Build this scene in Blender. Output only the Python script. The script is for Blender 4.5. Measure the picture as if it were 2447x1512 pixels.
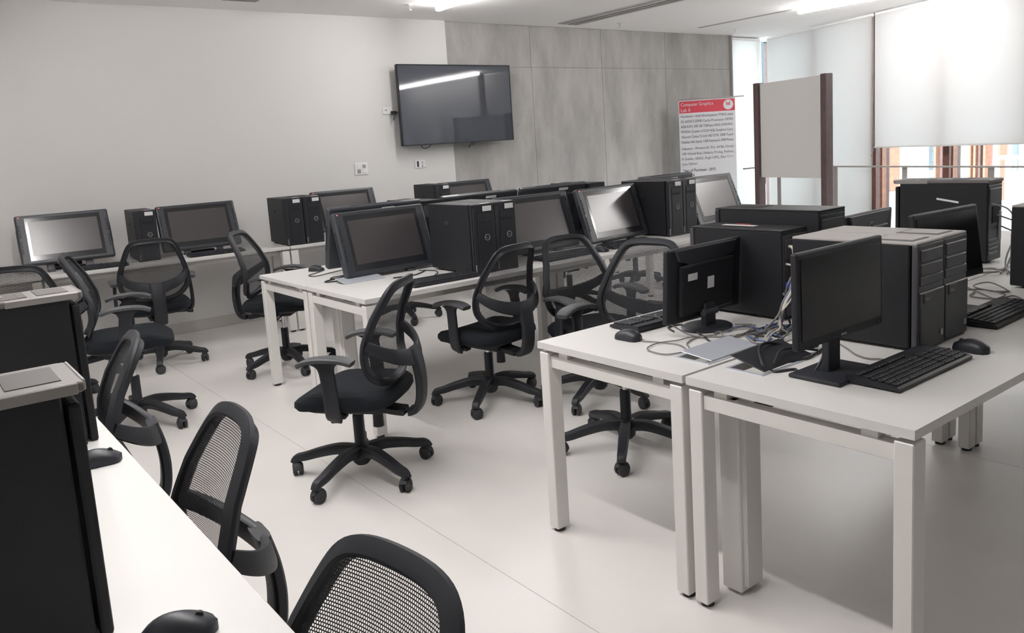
import bpy, bmesh, math, random
from mathutils import Matrix, Vector, Euler
PI = math.pi
for o in list(bpy.data.objects): bpy.data.objects.remove(o)
S = bpy.context.scene
C = S.collection
random.seed(7)

# ------------------------------------------------------------------ camera
FPX, YAW, PITCH, ROLL, CAMH, CY0 = 1925.5, .6517, .1468, -.0649, 1.48, 634.4
cam = bpy.data.objects.new('camera', bpy.data.cameras.new('camera')); C.objects.link(cam)
cam.data.sensor_fit = 'HORIZONTAL'; cam.data.sensor_width = 36
cam.data.lens = 36 * FPX / 2447
cam.data.shift_y = -(756 - CY0) / 2447
cam.data.clip_end = 200
def _rot():
    ca, sa, cb, sb, cg, sg = math.cos(YAW), math.sin(YAW), math.cos(PITCH), math.sin(PITCH), math.cos(ROLL), math.sin(ROLL)
    Bm = Matrix(((1, 0, 0), (0, 0, -1), (0, 1, 0)))
    Rz = Matrix(((ca, -sa, 0), (sa, ca, 0), (0, 0, 1)))
    Rx = Matrix(((1, 0, 0), (0, cb, -sb), (0, sb, cb)))
    Rr = Matrix(((cg, -sg, 0), (sg, cg, 0), (0, 0, 1)))
    return Rr @ Rx @ Bm @ Rz
_R = _rot()                                             # rows: right, down, forward
_M = Matrix((_R[0], -_R[1], -_R[2])).transposed().to_4x4()
_M.translation = (0, 0, CAMH)
cam.matrix_world = _M
S.camera = cam

# ------------------------------------------------------------------ sky, exposure
W = bpy.data.worlds.new('sky'); S.world = W; W.use_nodes = True
W.node_tree.nodes['Background'].inputs[0].default_value = (.86, .93, 1, 1)
W.node_tree.nodes['Background'].inputs[1].default_value = 11.5
LAMP = 84.0
S.view_settings.view_transform = 'Standard'; S.view_settings.look = 'None'
S.view_settings.exposure = 0; S.view_settings.gamma = 1; S.view_settings.use_curve_mapping = False

# ------------------------------------------------------------------ materials
def mat(name, col, rough=.5, metal=0, bump=0, bscale=200, var=0, vscale=6, spec=.5, emit=None, estr=0):
    m = bpy.data.materials.new(name); m.use_nodes = True
    nt = m.node_tree; p = nt.nodes['Principled BSDF']
    p.inputs['Base Color'].default_value = (*col, 1); p.inputs['Roughness'].default_value = rough
    p.inputs['Metallic'].default_value = metal; p.inputs['Specular IOR Level'].default_value = spec
    if emit: p.inputs['Emission Color'].default_value = (*emit, 1); p.inputs['Emission Strength'].default_value = estr
    if var or bump:
        tc = nt.nodes.new('ShaderNodeTexCoord')
    if var:
        n = nt.nodes.new('ShaderNodeTexNoise'); n.inputs['Scale'].default_value = vscale; n.inputs['Detail'].default_value = 6
        nt.links.new(tc.outputs['Object'], n.inputs['Vector'])
        r = nt.nodes.new('ShaderNodeMapRange'); r.inputs['From Min'].default_value = .3; r.inputs['From Max'].default_value = .7
        r.inputs['To Min'].default_value = 1 - var; r.inputs['To Max'].default_value = 1 + var * .6
        nt.links.new(n.outputs['Fac'], r.inputs['Value'])
        mx = nt.nodes.new('ShaderNodeVectorMath'); mx.operation = 'SCALE'; mx.inputs[0].default_value = col
        nt.links.new(r.outputs['Result'], mx.inputs['Scale']); nt.links.new(mx.outputs[0], p.inputs['Base Color'])
    if bump:
        n2 = nt.nodes.new('ShaderNodeTexNoise'); n2.inputs['Scale'].default_value = bscale
        nt.links.new(tc.outputs['Object'], n2.inputs['Vector'])
        b = nt.nodes.new('ShaderNodeBump'); b.inputs['Strength'].default_value = bump; b.inputs['Distance'].default_value = .002
        nt.links.new(n2.outputs['Fac'], b.inputs['Height']); nt.links.new(b.outputs[0], p.inputs['Normal'])
    return m
M = dict(
    wall=mat('white wall paint', (.67, .656, .642), .6, bump=.05, bscale=120, spec=.3),
    frontw=mat('fill-cutting dark grey', (.09, .088, .085), .6),  # for the unseen front wall, made dark to cut fill light
    ceil=mat('white ceiling paint', (.95, .93, .92), .8, spec=.2),
    skirt=mat('pale skirting', (.52, .50, .475), .5),
    lam=mat('white laminate', (.705, .692, .675), .38, bump=.03, bscale=400),
    lam_edge=mat('white metal paint', (.77, .75, .725), .35),
    alu=mat('pale aluminium', (.62, .65, .72), .35, .4),
    blk=mat('black plastic', (.014, .015, .019), .5, spec=.35, bump=.1, bscale=600),
    blk2=mat('satin black plastic', (.020, .022, .028), .42, spec=.4),
    chair=mat('chair plastic', (.017, .0185, .023), .48, spec=.33, bump=.12, bscale=500),
    pad=mat('armrest urethane', (.055, .057, .062), .5, bump=.1, bscale=300),
    fabric=mat('seat fabric', (.012, .0145, .018), .95, bump=.5, bscale=900, spec=.2),
    tower=mat('tower steel', (.012, .0125, .015), .5, spec=.28, bump=.05, bscale=500),
    bezel=mat('tower bezel', (.018, .019, .024), .42, spec=.35),
    greyb=mat('grey bezel', (.055, .054, .062), .45, spec=.35),
    dust=mat('dusty lid', (.34, .32, .305), .6),
    silver=mat('silver plastic', (.27, .255, .245), .4, .2),
    silver2=mat('silver plastic recess', (.06, .053, .05), .55, 0, spec=.3),
    dtop=mat('dusty grey lid', (.125, .113, .107), .5, .0),
    dispb=mat('display body', (.032, .036, .043), .4),
    dispg=mat('display glass border', (.018, .019, .022), .12),
    screen=mat('matte screen', (.05, .045, .047), .24, spec=.8),
    gloss=mat('glossy panel', (.010, .010, .012), .22, spec=.22),
    tvs=mat('television glass', (.05, .056, .068), .025),
    white=mat('white sticker', (.72, .72, .72), .5),
    grey=mat('grey print', (.30, .30, .32), .6),
    chrome=mat('chrome', (.72, .72, .72), .15, 1),
    rubber=mat('rubber', (.03, .03, .033), .7),
    dark=mat('dark recess', (.012, .012, .012), .9),
    red=mat('banner red', (.52, .045, .07), .5),
    ban=mat('banner vinyl', (.60, .60, .62), .45),
    ink=mat('ink', (.10, .10, .115), .6),
    ink2=mat('grey ink', (.13, .13, .145), .6),
    wood=mat('brown wood', (.13, .055, .04), .45, var=.25, vscale=14),
    wood2=mat('board post wood', (.10, .065, .065), .45, var=.2, vscale=14),
    woodo=mat('orange-lit wood', (.36, .15, .085), .45, var=.2, vscale=14),  # brown wood with the light on its side put into the colour
    felt=mat('grey pin board', (.68, .66, .635), .9, bump=.3, bscale=700, spec=.1),
    rail=mat('beige rail', (.30, .275, .26), .4),
    cblack=mat('black cable', (.025, .025, .028), .5),
    cwhite=mat('beige cable', (.52, .49, .44), .5),
    cblue=mat('blue cable', (.10, .15, .30), .45),
    cgrey=mat('grey cable', (.17, .16, .155), .5),
    blue=mat('blue plug', (.03, .05, .35), .4),
    redp=mat('red sticker', (.55, .05, .05), .5),
    led=mat('red led', (.9, .1, .1), .4, emit=(1, .12, .12), estr=2.0),
    lamp=mat('lamp diffuser', (1, 1, 1), .5, emit=(1, .978, .965), estr=LAMP),
    lampb=mat('lamp body', (.75, .75, .75), .4),
    tray=mat('grey diffuser slot', (.33, .32, .325), .6),
    groove=mat('grey groove', (.42, .41, .40), .7),
    teal=mat('teal glass', (.011, .052, .057), .5),
    extw=mat('exterior render', (.78, .80, .84), .7),
    extd=mat('exterior dark glass', (.16, .175, .185), .4),
    extf=mat('exterior paving', (.72, .73, .75), .8),
)
def floor_mat():
    m = mat('pale floor', (.80, .77, .745), .33, var=.05, vscale=1.6, bump=.02, bscale=60)
    return m
M['floor'] = floor_mat()
def concrete_mat():
    m = bpy.data.materials.new('board marked concrete'); m.use_nodes = True; nt = m.node_tree; p = nt.nodes['Principled BSDF']
    tc = nt.nodes.new('ShaderNodeTexCoord')
    mp = nt.nodes.new('ShaderNodeMapping'); mp.inputs['Scale'].default_value = (1.6, 1, .55)
    nt.links.new(tc.outputs['Object'], mp.inputs[0])
    n = nt.nodes.new('ShaderNodeTexNoise'); n.inputs['Scale'].default_value = 1.7; n.inputs['Detail'].default_value = 9; n.inputs['Roughness'].default_value = .62
    nt.links.new(mp.outputs[0], n.inputs['Vector'])
    r = nt.nodes.new('ShaderNodeValToRGB')
    r.color_ramp.elements[0].position = .28; r.color_ramp.elements[0].color = (.262, .25, .238, 1)
    r.color_ramp.elements[1].position = .72; r.color_ramp.elements[1].color = (.49, .47, .448, 1)
    nt.links.new(n.outputs['Fac'], r.inputs[0]); nt.links.new(r.outputs[0], p.inputs['Base Color'])
    n2 = nt.nodes.new('ShaderNodeTexNoise'); n2.inputs['Scale'].default_value = 40; n2.inputs['Detail'].default_value = 5
    nt.links.new(tc.outputs['Object'], n2.inputs['Vector'])
    b = nt.nodes.new('ShaderNodeBump'); b.inputs['Strength'].default_value = .25; b.inputs['Distance'].default_value = .004
    nt.links.new(n2.outputs['Fac'], b.inputs['Height']); nt.links.new(b.outputs[0], p.inputs['Normal'])
    p.inputs['Roughness'].default_value = .6
    return m
M['conc'] = concrete_mat()
def mesh_fabric():
    m = bpy.data.materials.new('mesh fabric'); m.use_nodes = True; nt = m.node_tree; p = nt.nodes['Principled BSDF']
    p.inputs['Base Color'].default_value = (.026, .028, .033, 1); p.inputs['Roughness'].default_value = .7
    tc = nt.nodes.new('ShaderNodeTexCoord'); sep = nt.nodes.new('ShaderNodeSeparateXYZ'); nt.links.new(tc.outputs['Object'], sep.inputs[0])
    def tri(sock, f, off=None):
        a = nt.nodes.new('ShaderNodeMath'); a.operation = 'MULTIPLY'; a.inputs[1].default_value = f; nt.links.new(sock, a.inputs[0])
        if off is not None:
            ad = nt.nodes.new('ShaderNodeMath'); ad.operation = 'ADD'; nt.links.new(a.outputs[0], ad.inputs[0]); nt.links.new(off, ad.inputs[1]); a = ad
        fr = nt.nodes.new('ShaderNodeMath'); fr.operation = 'FRACT'; nt.links.new(a.outputs[0], fr.inputs[0])
        s = nt.nodes.new('ShaderNodeMath'); s.operation = 'SUBTRACT'; s.inputs[1].default_value = .5; nt.links.new(fr.outputs[0], s.inputs[0])
        ab = nt.nodes.new('ShaderNodeMath'); ab.operation = 'ABSOLUTE'; nt.links.new(s.outputs[0], ab.inputs[0]); return ab.outputs[0]
    F = 185
    zf = nt.nodes.new('ShaderNodeMath'); zf.operation = 'MULTIPLY'; zf.inputs[1].default_value = F; nt.links.new(sep.outputs[2], zf.inputs[0])
    fl = nt.nodes.new('ShaderNodeMath'); fl.operation = 'FLOOR'; nt.links.new(zf.outputs[0], fl.inputs[0])
    hf = nt.nodes.new('ShaderNodeMath'); hf.operation = 'MULTIPLY'; hf.inputs[1].default_value = .5; nt.links.new(fl.outputs[0], hf.inputs[0])
    a = tri(sep.outputs[0], F, hf.outputs[0]); b = tri(sep.outputs[2], F)
    mx = nt.nodes.new('ShaderNodeMath'); mx.operation = 'MAXIMUM'; nt.links.new(a, mx.inputs[0]); nt.links.new(b, mx.inputs[1])
    lt = nt.nodes.new('ShaderNodeMath'); lt.operation = 'LESS_THAN'; lt.inputs[1].default_value = .315; nt.links.new(mx.outputs[0], lt.inputs[0])
    tr = nt.nodes.new('ShaderNodeBsdfTransparent'); mix = nt.nodes.new('ShaderNodeMixShader')
    nt.links.new(lt.outputs[0], mix.inputs[0]); nt.links.new(p.outputs[0], mix.inputs[1]); nt.links.new(tr.outputs[0], mix.inputs[2])
    nt.links.new(mix.outputs[0], nt.nodes['Material Output'].inputs[0]); return m
M['mesh'] = mesh_fabric()
def blind_mat():
    m = bpy.data.materials.new('roller blind cloth'); m.use_nodes = True; nt = m.node_tree
    nt.nodes.remove(nt.nodes['Principled BSDF'])
    d = nt.nodes.new('ShaderNodeBsdfDiffuse'); d.inputs[0].default_value = (.74, .72, .71, 1)
    t = nt.nodes.new('ShaderNodeBsdfTranslucent'); t.inputs[0].default_value = (.80, .78, .76, 1)
    x = nt.nodes.new('ShaderNodeMixShader'); x.inputs[0].default_value = .5
    nt.links.new(d.outputs[0], x.inputs[1]); nt.links.new(t.outputs[0], x.inputs[2])
    nt.links.new(x.outputs[0], nt.nodes['Material Output'].inputs[0]); return m
M['blind'] = blind_mat()
def glass_mat():
    m = bpy.data.materials.new('window glass'); m.use_nodes = True; nt = m.node_tree
    nt.nodes.remove(nt.nodes['Principled BSDF'])
    t = nt.nodes.new('ShaderNodeBsdfTransparent'); t.inputs[0].default_value = (.90, .95, .95, 1)
    g = nt.nodes.new('ShaderNodeBsdfGlossy'); g.inputs['Roughness'].default_value = .02
    x = nt.nodes.new('ShaderNodeMixShader'); x.inputs[0].default_value = .06
    nt.links.new(t.outputs[0], x.inputs[1]); nt.links.new(g.outputs[0], x.inputs[2])
    nt.links.new(x.outputs[0], nt.nodes['Material Output'].inputs[0]); return m
M['glass'] = glass_mat()

# ------------------------------------------------------------------ mesh helpers
def merge(bm, tmp, mtx=None):
    me = bpy.data.meshes.new('tmp'); 
    if mtx is not None: bmesh.ops.transform(tmp, matrix=mtx, verts=tmp.verts)
    tmp.to_mesh(me); tmp.free(); bm.from_mesh(me); bpy.data.meshes.remove(me)
def box(bm, c, s, bev=0, seg=1, mtx=None):
    t = bmesh.new(); bmesh.ops.create_cube(t, size=1, matrix=Matrix.Translation(c) @ Matrix.Diagonal((*s, 1)))
    if bev: bmesh.ops.bevel(t, geom=list(t.edges), offset=min(bev, min(s) * .49), segments=seg, profile=.5, affect='EDGES')
    merge(bm, t, mtx); return bm
def box2(bm, a, b, bev=0, seg=1, mtx=None):
    return box(bm, [(a[i] + b[i]) / 2 for i in range(3)], [abs(b[i] - a[i]) for i in range(3)], bev, seg, mtx)
def rings(bm, R, cap=True, closed=False):
    vs = [[bm.verts.new(p) for p in r] for r in R]; n = len(R[0])
    for i in range(len(vs) - (0 if closed else 1)):
        a, b = vs[i], vs[(i + 1) % len(vs)]
        for j in range(n): bm.faces.new((a[j], a[(j + 1) % n], b[(j + 1) % n], b[j]))
    if cap and not closed:
        bm.faces.new(list(reversed(vs[0]))); bm.faces.new(vs[-1])
    return bm
def cyl(bm, p0, p1, r0, r1=None, n=16):
    r1 = r0 if r1 is None else r1; p0, p1 = Vector(p0), Vector(p1); d = (p1 - p0).normalized()
    u = d.orthogonal().normalized(); v = d.cross(u)
    return rings(bm, [[p + (u * math.cos(2 * PI * k / n) + v * math.sin(2 * PI * k / n)) * r for k in range(n)] for p, r in ((p0, r0), (p1, r1))])
def lathe(bm, prof, n=20, axis=(0, 0)):
    return rings(bm, [[(axis[0] + r * math.cos(2 * PI * k / n), axis[1] + r * math.sin(2 * PI * k / n), z) for k in range(n)] for r, z in prof])
def catmull(P, per=6, closed=False):
    P = [Vector(p) for p in P]; out = []; n = len(P)
    for i in range(n if closed else n - 1):
        if closed: a, b, c, d = P[i - 1], P[i], P[(i + 1) % n], P[(i + 2) % n]
        else: a, b, c, d = P[max(i - 1, 0)], P[i], P[i + 1], P[min(i + 2, n - 1)]
        for k in range(per):
            t = k / per
            out.append(.5 * ((2 * b) + (c - a) * t + (2 * a - 5 * b + 4 * c - d) * t * t + (3 * b - a - 3 * c + d) * t ** 3))
    if not closed: out.append(P[-1])
    return out
def tube(bm, P, ru, rv=None, n=8, closed=False, up=(0, 0, 1), sq=False):
    """sweep an elliptical (or boxy) section along P; ru across, rv along 'up'"""
    P = [Vector(p) for p in P]; N = len(P); up = Vector(up); R = []
    for i, p in enumerate(P):
        d = (P[(i + 1) % N] - P[i - 1]) if closed else (P[min(i + 1, N - 1)] - P[max(i - 1, 0)])
        d.normalize(); s = d.cross(up)
        if s.length < 1e-4: s = d.orthogonal()
        s.normalize(); w = s.cross(d)
        a = ru[i] if isinstance(ru, (list, tuple)) else ru
        b = a if rv is None else (rv[i] if isinstance(rv, (list, tuple)) else rv)
        ring = []
        for k in range(n):
            t = 2 * PI * (k + .5) / n; cx, sx = math.cos(t), math.sin(t)
            if sq: e = .45; cx = math.copysign(abs(cx) ** e, cx); sx = math.copysign(abs(sx) ** e, sx)
            ring.append(p + s * cx * a + w * sx * b)
        R.append(ring)
    return rings(bm, R, closed=closed)
def to_mesh(bm, name, m, smooth=False):
    me = bpy.data.meshes.new(name); bmesh.ops.recalc_face_normals(bm, faces=bm.faces); bm.to_mesh(me); bm.free()
    me.materials.append(M[m] if isinstance(m, str) else m)
    if smooth: 
        me.polygons.foreach_set('use_smooth', [True] * len(me.polygons))
        me.set_sharp_from_angle(angle=math.radians(40))
    return me
def new():
    return bmesh.new()
def obj(name, data, m=None, parent=None, loc=None, rot=None, smooth=False, **k):
    if isinstance(data, bmesh.types.BMesh): data = to_mesh(data, name, m, smooth)
    o = bpy.data.objects.new(name, data); C.objects.link(o)
    if parent: o.parent = parent
    if loc is not None: o.location = loc
    if rot is not None: o.rotation_euler = rot
    for a, b in k.items(): o[a] = b
    return o
def thing(name, label, cat, loc=(0, 0, 0), rz=0, group=None):
    o = bpy.data.objects.new(name, None); C.objects.link(o); o.empty_display_size = .1
    o.location = loc; o.rotation_euler = (0, 0, rz); o['label'] = label; o['category'] = cat
    if group: o['group'] = group
    return o
def tag(o, label, cat, group=None):
    o['label'] = label; o['category'] = cat
    if group: o['group'] = group
    return o
def struct(name, data, m=None, parent=None, **k):
    o = obj(name, data, m, parent, **k); o['kind'] = 'structure'; return o
def text_mesh(s, m, width=None, height=None, bold=0):
    cu = bpy.data.curves.new('text', 'FONT'); cu.body = s; cu.size = 1; cu.offset = bold
    cu.align_x = 'LEFT'; cu.resolution_u = 3
    o = bpy.data.objects.new('text', cu); C.objects.link(o); bpy.context.view_layer.update()
    me = bpy.data.meshes.new_from_object(o.evaluated_get(bpy.context.evaluated_depsgraph_get()))
    bpy.data.objects.remove(o); bpy.data.curves.remove(cu)
    xs = [v.co.x for v in me.vertices]; x0, x1 = min(xs), max(xs)
    sy = height or 1; sx = width / (x1 - x0) if width else sy
    for v in me.vertices: v.co = ((v.co.x - x0) * sx, v.co.y * sy, 0)
    me.materials.clear(); me.materials.append(M[m]); return me

# ================================================================== THE ROOM
YW, ZC, XL, YB = 7.5, 2.865, -1.7, -2.6
TH = -.31
CORN = Vector((10.85, YW))                      # where the back wall line meets the window wall
WD = Vector((math.sin(TH), -math.cos(TH)))      # along the window wall, towards the camera
WN = Vector((-math.cos(TH), -math.sin(TH)))     # into the room
WLEN = 5.64
WEND = CORN + WD * WLEN
def wpt(s, n, z): p = CORN + WD * s + WN * n; return (p.x, p.y, z)
WROT = math.atan2(WD.y, WD.x)
def wmat(s=0, n=0, z=0):                        # local x along wall, local y out of the room... (x,y,z)->world
    return Matrix.Translation(wpt(s, n, z)) @ Matrix.Rotation(WROT, 4, 'Z')   # +y local = left of WD = outwards? see below
# left-hand normal of WD is (-WD.y, WD.x): points outwards (to +X), so local +y = outside
# --- floor: slabs with saw-cut joints
floor = struct('floor', box2(new(), (XL - .2, YB - .2, -.2), (14, YW + 3.2, -.012)), 'groove')
fx = [XL - .1, -1.1, 1.525, 3.62, 6.2, 8.8, 13.9]; fy = [YB - .1, -1.2, 6.05, YW + .1]
for i in range(len(fx) - 1):
    for j in range(len(fy) - 1):
        g = .0009
        obj('floor_slab', box2(new(), (fx[i] + g, fy[j] + g, -.012), (fx[i + 1] - g, fy[j + 1] - g, 0)), 'floor', floor)
# --- ceiling
ceil = struct('ceiling', box2(new(), (XL - .2, YB - .2, ZC), (14, YW + .4, ZC + .15)), 'ceil')
# --- walls
XE = 5.02          # plaster ends, concrete begins
struct('wall_left', box2(new(), (XL - .2, YB - .2, 0), (XL, YW + .2, ZC)), 'wall')
struct('wall_front', box2(new(), (XL - .2, YB - .2, 0), (9.4, YB, ZC)), 'frontw')
struct('wall_back', box2(new(), (XL - .2, YW, 0), (XE, YW + .25, ZC)), 'wall')
struct('baseboard_back', box2(new(), (XL, YW - .014, 0), (XE, YW, .10), .003), 'skirt')
cw = struct('wall_concrete', box2(new(), (XE, YW + .047, 0), (9.98, YW + .25, ZC)), 'conc')
cx = [XE, 6.23, 7.39, 8.59, 9.98]; cz = [0, 2.385, ZC]
for i in range(4):
    for j in range(2):
        g = .002; d = random.uniform(-.001, .001)
        b = box2(new(), (cx[i] + g, YW + .04 + d, cz[j] + g), (cx[i + 1] - (g if i < 3 else 0), YW + .08, cz[j + 1] - g), .0015)
        pnl = obj('concrete_panel', b, 'conc', cw)
        for zz in ((cz[j] * .72 + cz[j + 1] * .28), (cz[j] * .28 + cz[j + 1] * .72)):
            for xx in (cx[i] * .8 + cx[i + 1] * .2, cx[i] * .2 + cx[i + 1] * .8):
                if j < 1: obj('tie_hole', cyl(new(), (xx, YW + .033, zz), (xx, YW + .05, zz), .011, n=10), 'groove', pnl)
# corner trim where the concrete stops
struct('trim_1', box2(new(), (9.975, YW - .005, 0), (10.0, YW + .25, ZC), .003), 'rail')
# --- return window beside the concrete, in the line of the back wall
w1 = struct('window_1', box2(new(), (10.0, YW + .14, 0), (10.06, YW + .24, ZC)), 'wood')
obj('mullion', box2(new(), (10.70, YW + .14, 0), (10.76, YW + .24, ZC)), 'wood', w1)
obj('window_head', box2(new(), (10.0, YW + .14, ZC - .06), (10.85, YW + .24, ZC)), 'wood', w1)
obj('pane', box2(new(), (10.06, YW + .185, .02), (10.70, YW + .195, ZC - .06)), 'glass', w1)
# --- the long window wall
w2 = struct('window_2', box2(new(), (-.02, .10, ZC - .08), (WLEN, .24, ZC)), 'wood', loc=wpt(0, 0, 0), rot=(0, 0, WROT))
def wl(x0, y0, z0, x1, y1, z1, bev=0): return box2(new(), (x0, y0, z0), (x1, y1, z1), bev)
for k in range(6):
    s = -.055 + 1.0825 * k
    big = k % 2 == 1
    mu = obj('mullion', wl(s - .045, .008 if not big else .05, 0, s + .045, .24, ZC - .08, .004), 'wood', w2)
    if k < 5:
        obj('pane', wl(s + .045, .13, .10, s + 1.05, .14, ZC - .08), 'glass', w2)
        obj('sill_rail', wl(s + .045, .10, 0, s + 1.05, .17, .10, .004), 'woodo', w2)
    obj('lit_side_bead', wl(s + .045, .10, .1, s + .06, .17, ZC - .08), 'woodo', mu)  # stands for the mullion's lit side face, light put into the colour

# --- beyond the bend the windows run on square to the back wall
BEND = CORN + WD * WLEN; L3 = BEND.y - YB
w3 = struct('window_3', box2(new(), (0, .10, ZC - .08), (L3, .24, ZC)), 'wood', loc=(BEND.x, BEND.y, 0), rot=(0, 0, -PI / 2))
for k in range(5):
    q = .06 + 1.14 * k
    mu = obj('mullion', wl(q - .045, .008, 0, q + .045, .24, ZC - .08, .004), 'wood', w3)
    if k < 4:
        obj('pane', wl(q + .045, .13, .10, q + 1.095, .14, ZC - .08), 'glass', w3)
        obj('sill_rail', wl(q + .045, .10, 0, q + 1.095, .17, .10, .004), 'woodo', w3)
o1 = Matrix.Translation((BEND.x, BEND.y, 0)) @ Matrix.Rotation(-PI / 2, 4, 'Z')

# ================================================================== OUTSIDE
gnd = struct('terrace', box2(new(), (9.0, -14, -.25), (40, 24, -.205)), 'extf')
bd = thing('neighbour_building', 'pale building with brown fins seen through the uncovered window', 'building', (0, 0, 0))
o0 = Matrix.Translation((CORN.x, CORN.y, 0)) @ Matrix.Rotation(WROT, 4, 'Z')
bd.matrix_world = o0
obj('facade', wl(-8.2, 9, -.2, 8, 9.4, 7), 'extw', bd)
for k in range(5):
    q = -7.6 + k * 2.3
    obj('window', wl(q, 8.94, .2, q + .12, 9.02, 4.6, .01), 'extd', bd)
for q in (-2.62, -2.46, -1.78, -1.67, -1.56, -1.45, -1.13, -.2, .6, 1.4):
    obj('fin', wl(q, 6.2, -.2, q + .05, 6.4, 5.5), 'woodo' if int(q * 100) % 3 else 'wood', bd)
obj('column', wl(-5.3, 7.2, -.2, -4.9, 7.6, 6), 'woodo', bd)
rl = thing('terrace_railing', 'white baluster railing outside on the terrace', 'railing'); rl.matrix_world = o0
obj('handrail', wl(1.25, 3.2, .80, 9, 3.26, .86, .005), 'extw', rl)
obj('bottom_rail', wl(1.25, 3.2, .12, 9, 3.26, .17, .005), 'extw', rl)
bal = to_mesh(wl(-.015, 3.215, .17, .015, 3.245, .80), 'baluster', 'extw')
for k in range(55): obj('baluster', bal, parent=rl, loc=(1.3 + .14 * k, 0, 0))
tb = thing('teal_glass_tower', 'distant teal glass building seen in the slit between blinds', 'building', (22.3, 15.4, 0), .3)
obj('curtain_wall', box2(new(), (-5.5, 0, -.2), (1.5, 4, 11), .02), 'teal', tb)
for k in range(5): obj('floor_band', box2(new(), (-5.55, -.05, .6 + 4.4 * k * .5), (1.55, 4.05, .66 + 4.4 * k * .5)), 'teal', tb)
for k in range(6): obj('glazing_fin', box2(new(), (-5.5 + 1.3 * k, -.08, -.2), (-5.44 + 1.3 * k, 0, 11)), 'teal', tb)

# ================================================================== BLINDS, RAIL
def blind(x0, x1, zb, label, m, n=-.02):
    t = thing('roller_blind', label, 'blind', (0, 0, 0)); t.matrix_world = m
    obj('cloth', box2(new(), (x0, n, zb), (x1, n + .003, ZC - .03)), 'blind', t)
    obj('hem_bar', cyl(new(), (x0, n + .001, zb), (x1, n + .001, zb), .011, n=10), 'blind', t)
    obj('roller_tube', cyl(new(), (x0, n + .02, ZC - .035), (x1, n + .02, ZC - .035), .022, n=12), 'ceil', t)
    ch = [(x1 + .012, n - .01, ZC - .05), (x1 + .016, n - .012, 1.9), (x1 + .012, n - .01, 1.02), (x1 + .026, n - .012, 1.0), (x1 + .03, n - .012, 1.9), (x1 + .026, n - .01, ZC - .05)]
    if zb > 1: ch = [(x0 - .012, p[1], p[2]) for p in ch[:1]] + [(x0 - .016, n - .01, 1.6), (x0 - .01, n - .01, zb), (x0 - .03, n - .012, zb - .06), (x0 - .05, n - .012, zb - .12)]
    obj('bead_chain', tube(new(), catmull(ch, 6), .003, n=6), 'rail', t)
    return t
blind(10.0, 10.80, .04, 'narrow white roller blind beside the end of the concrete wall', Matrix.Translation((0, YW, 0)), .08)
blind(.018, 2.112, .04, 'white roller blind drawn down to the floor behind the grey pin board', o0)
blind(2.165, 5.55, 1.165, 'brightest white roller blind, stopped above the rail at right', o0)
blind(.06, L3 - .05, .04, 'white roller blind further along the windows, right of the frame edge', o1)  # unseen blind, let fully down to cut low fill light
gr = thing('guard_rail', 'beige guard rail with flat posts running along the windows', 'railing'); gr.matrix_world = o0
obj('handrail', wl(.30, -.30, .925, WLEN - .05, -.262, .945, .004), 'rail', gr)
for k in range(5):
    q = .55 + 1.16 * k
    obj('post', wl(q, -.286, 0, q + .075, -.274, .925, .002), 'rail', gr)
obj('handrail', box2(new(), (-.56, -.02, 0), (.015, .02, .02), .004), 'rail', gr, loc=(.31, -.28, .925), rot=(0, 0, -WROT))
obj('post', box2(new(), (-.28, -.006, 0), (-.20, .006, .925), .002), 'rail', gr, loc=(.31, -.28, 0), rot=(0, 0, -WROT))

# ================================================================== CEILING FITTINGS
def strip(x, y0, y1, label):
    t = thing('strip_light', label, 'ceiling light', (x, (y0 + y1) / 2, ZC), 0, 'linear ceiling lights'); L = (y1 - y0) / 2
    obj('housing', box2(new(), (-.022, -L - .01, -.015), (.022, L + .01, 0), .003), 'lampb', t)
    obj('diffuser', box2(new(), (-.026, -L, -.068), (.026, L, -.015), .012, 2), 'lamp', t)
strip(.86, .95, 4.9, 'linear ceiling light above the left desk row')
strip(.86, 5.9, 6.35, 'linear ceiling light at upper left close to the white wall')
strip(4.40, 5.4, 6.68, 'linear ceiling light ending above the television')
strip(8.76, 4.05, 5.62, 'linear ceiling light over the window side')
strip(8.76, -.4, 2.57, 'linear ceiling light reflected in the television, out of frame')
t = thing('air_slot', 'long grey air diffuser slot in the ceiling', 'vent', (6.63, 5.1, ZC))
obj('frame', box2(new(), (-.16, -2.2, -.012), (.16, 2.2, 0), .003), 'tray', t)
for k in range(3): obj('slat', box2(new(), (-.10 + .08 * k, -2.17, -.02), (-.06 + .08 * k, 2.17, -.012)), 'groove', t)
struct('trim_2', box2(new(), (8.74, 5.63, ZC - .004), (8.80, 7.1, ZC)), 'groove')
t = thing('ceiling_vent', 'small square ceiling vent near the white wall', 'vent', (2.60, 6.87, ZC))
obj('frame', box2(new(), (-.15, -.13, -.02), (.15, .13, 0), .006), 'tray', t)
for k in range(4): obj('slat', box2(new(), (-.13, -.10 + .055 * k, -.026), (.13, -.075 + .055 * k, -.018)), 'groove', t)
for (x, y), lab in zip(((4.154, 6.78), (7.28, 7.09), (9.46, 7.04)), ('ceiling sprinkler left of the strip light end', 'ceiling sprinkler above the middle of the concrete wall', 'ceiling sprinkler nearest the window corner')):
    t = thing('sprinkler', lab, 'sprinkler', (x, y, ZC), 0, 'ceiling sprinklers')
    obj('rosette', lathe(new(), [(.035, 0), (.03, -.008), (.012, -.012)], 14), 'lampb', t)
    obj('body', lathe(new(), [(.010, -.01), (.010, -.03), (.006, -.035), (.006, -.05)], 10), 'chrome', t)
    obj('deflector', lathe(new(), [(.02, -.05), (.02, -.053)], 12), 'chrome', t)

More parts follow.
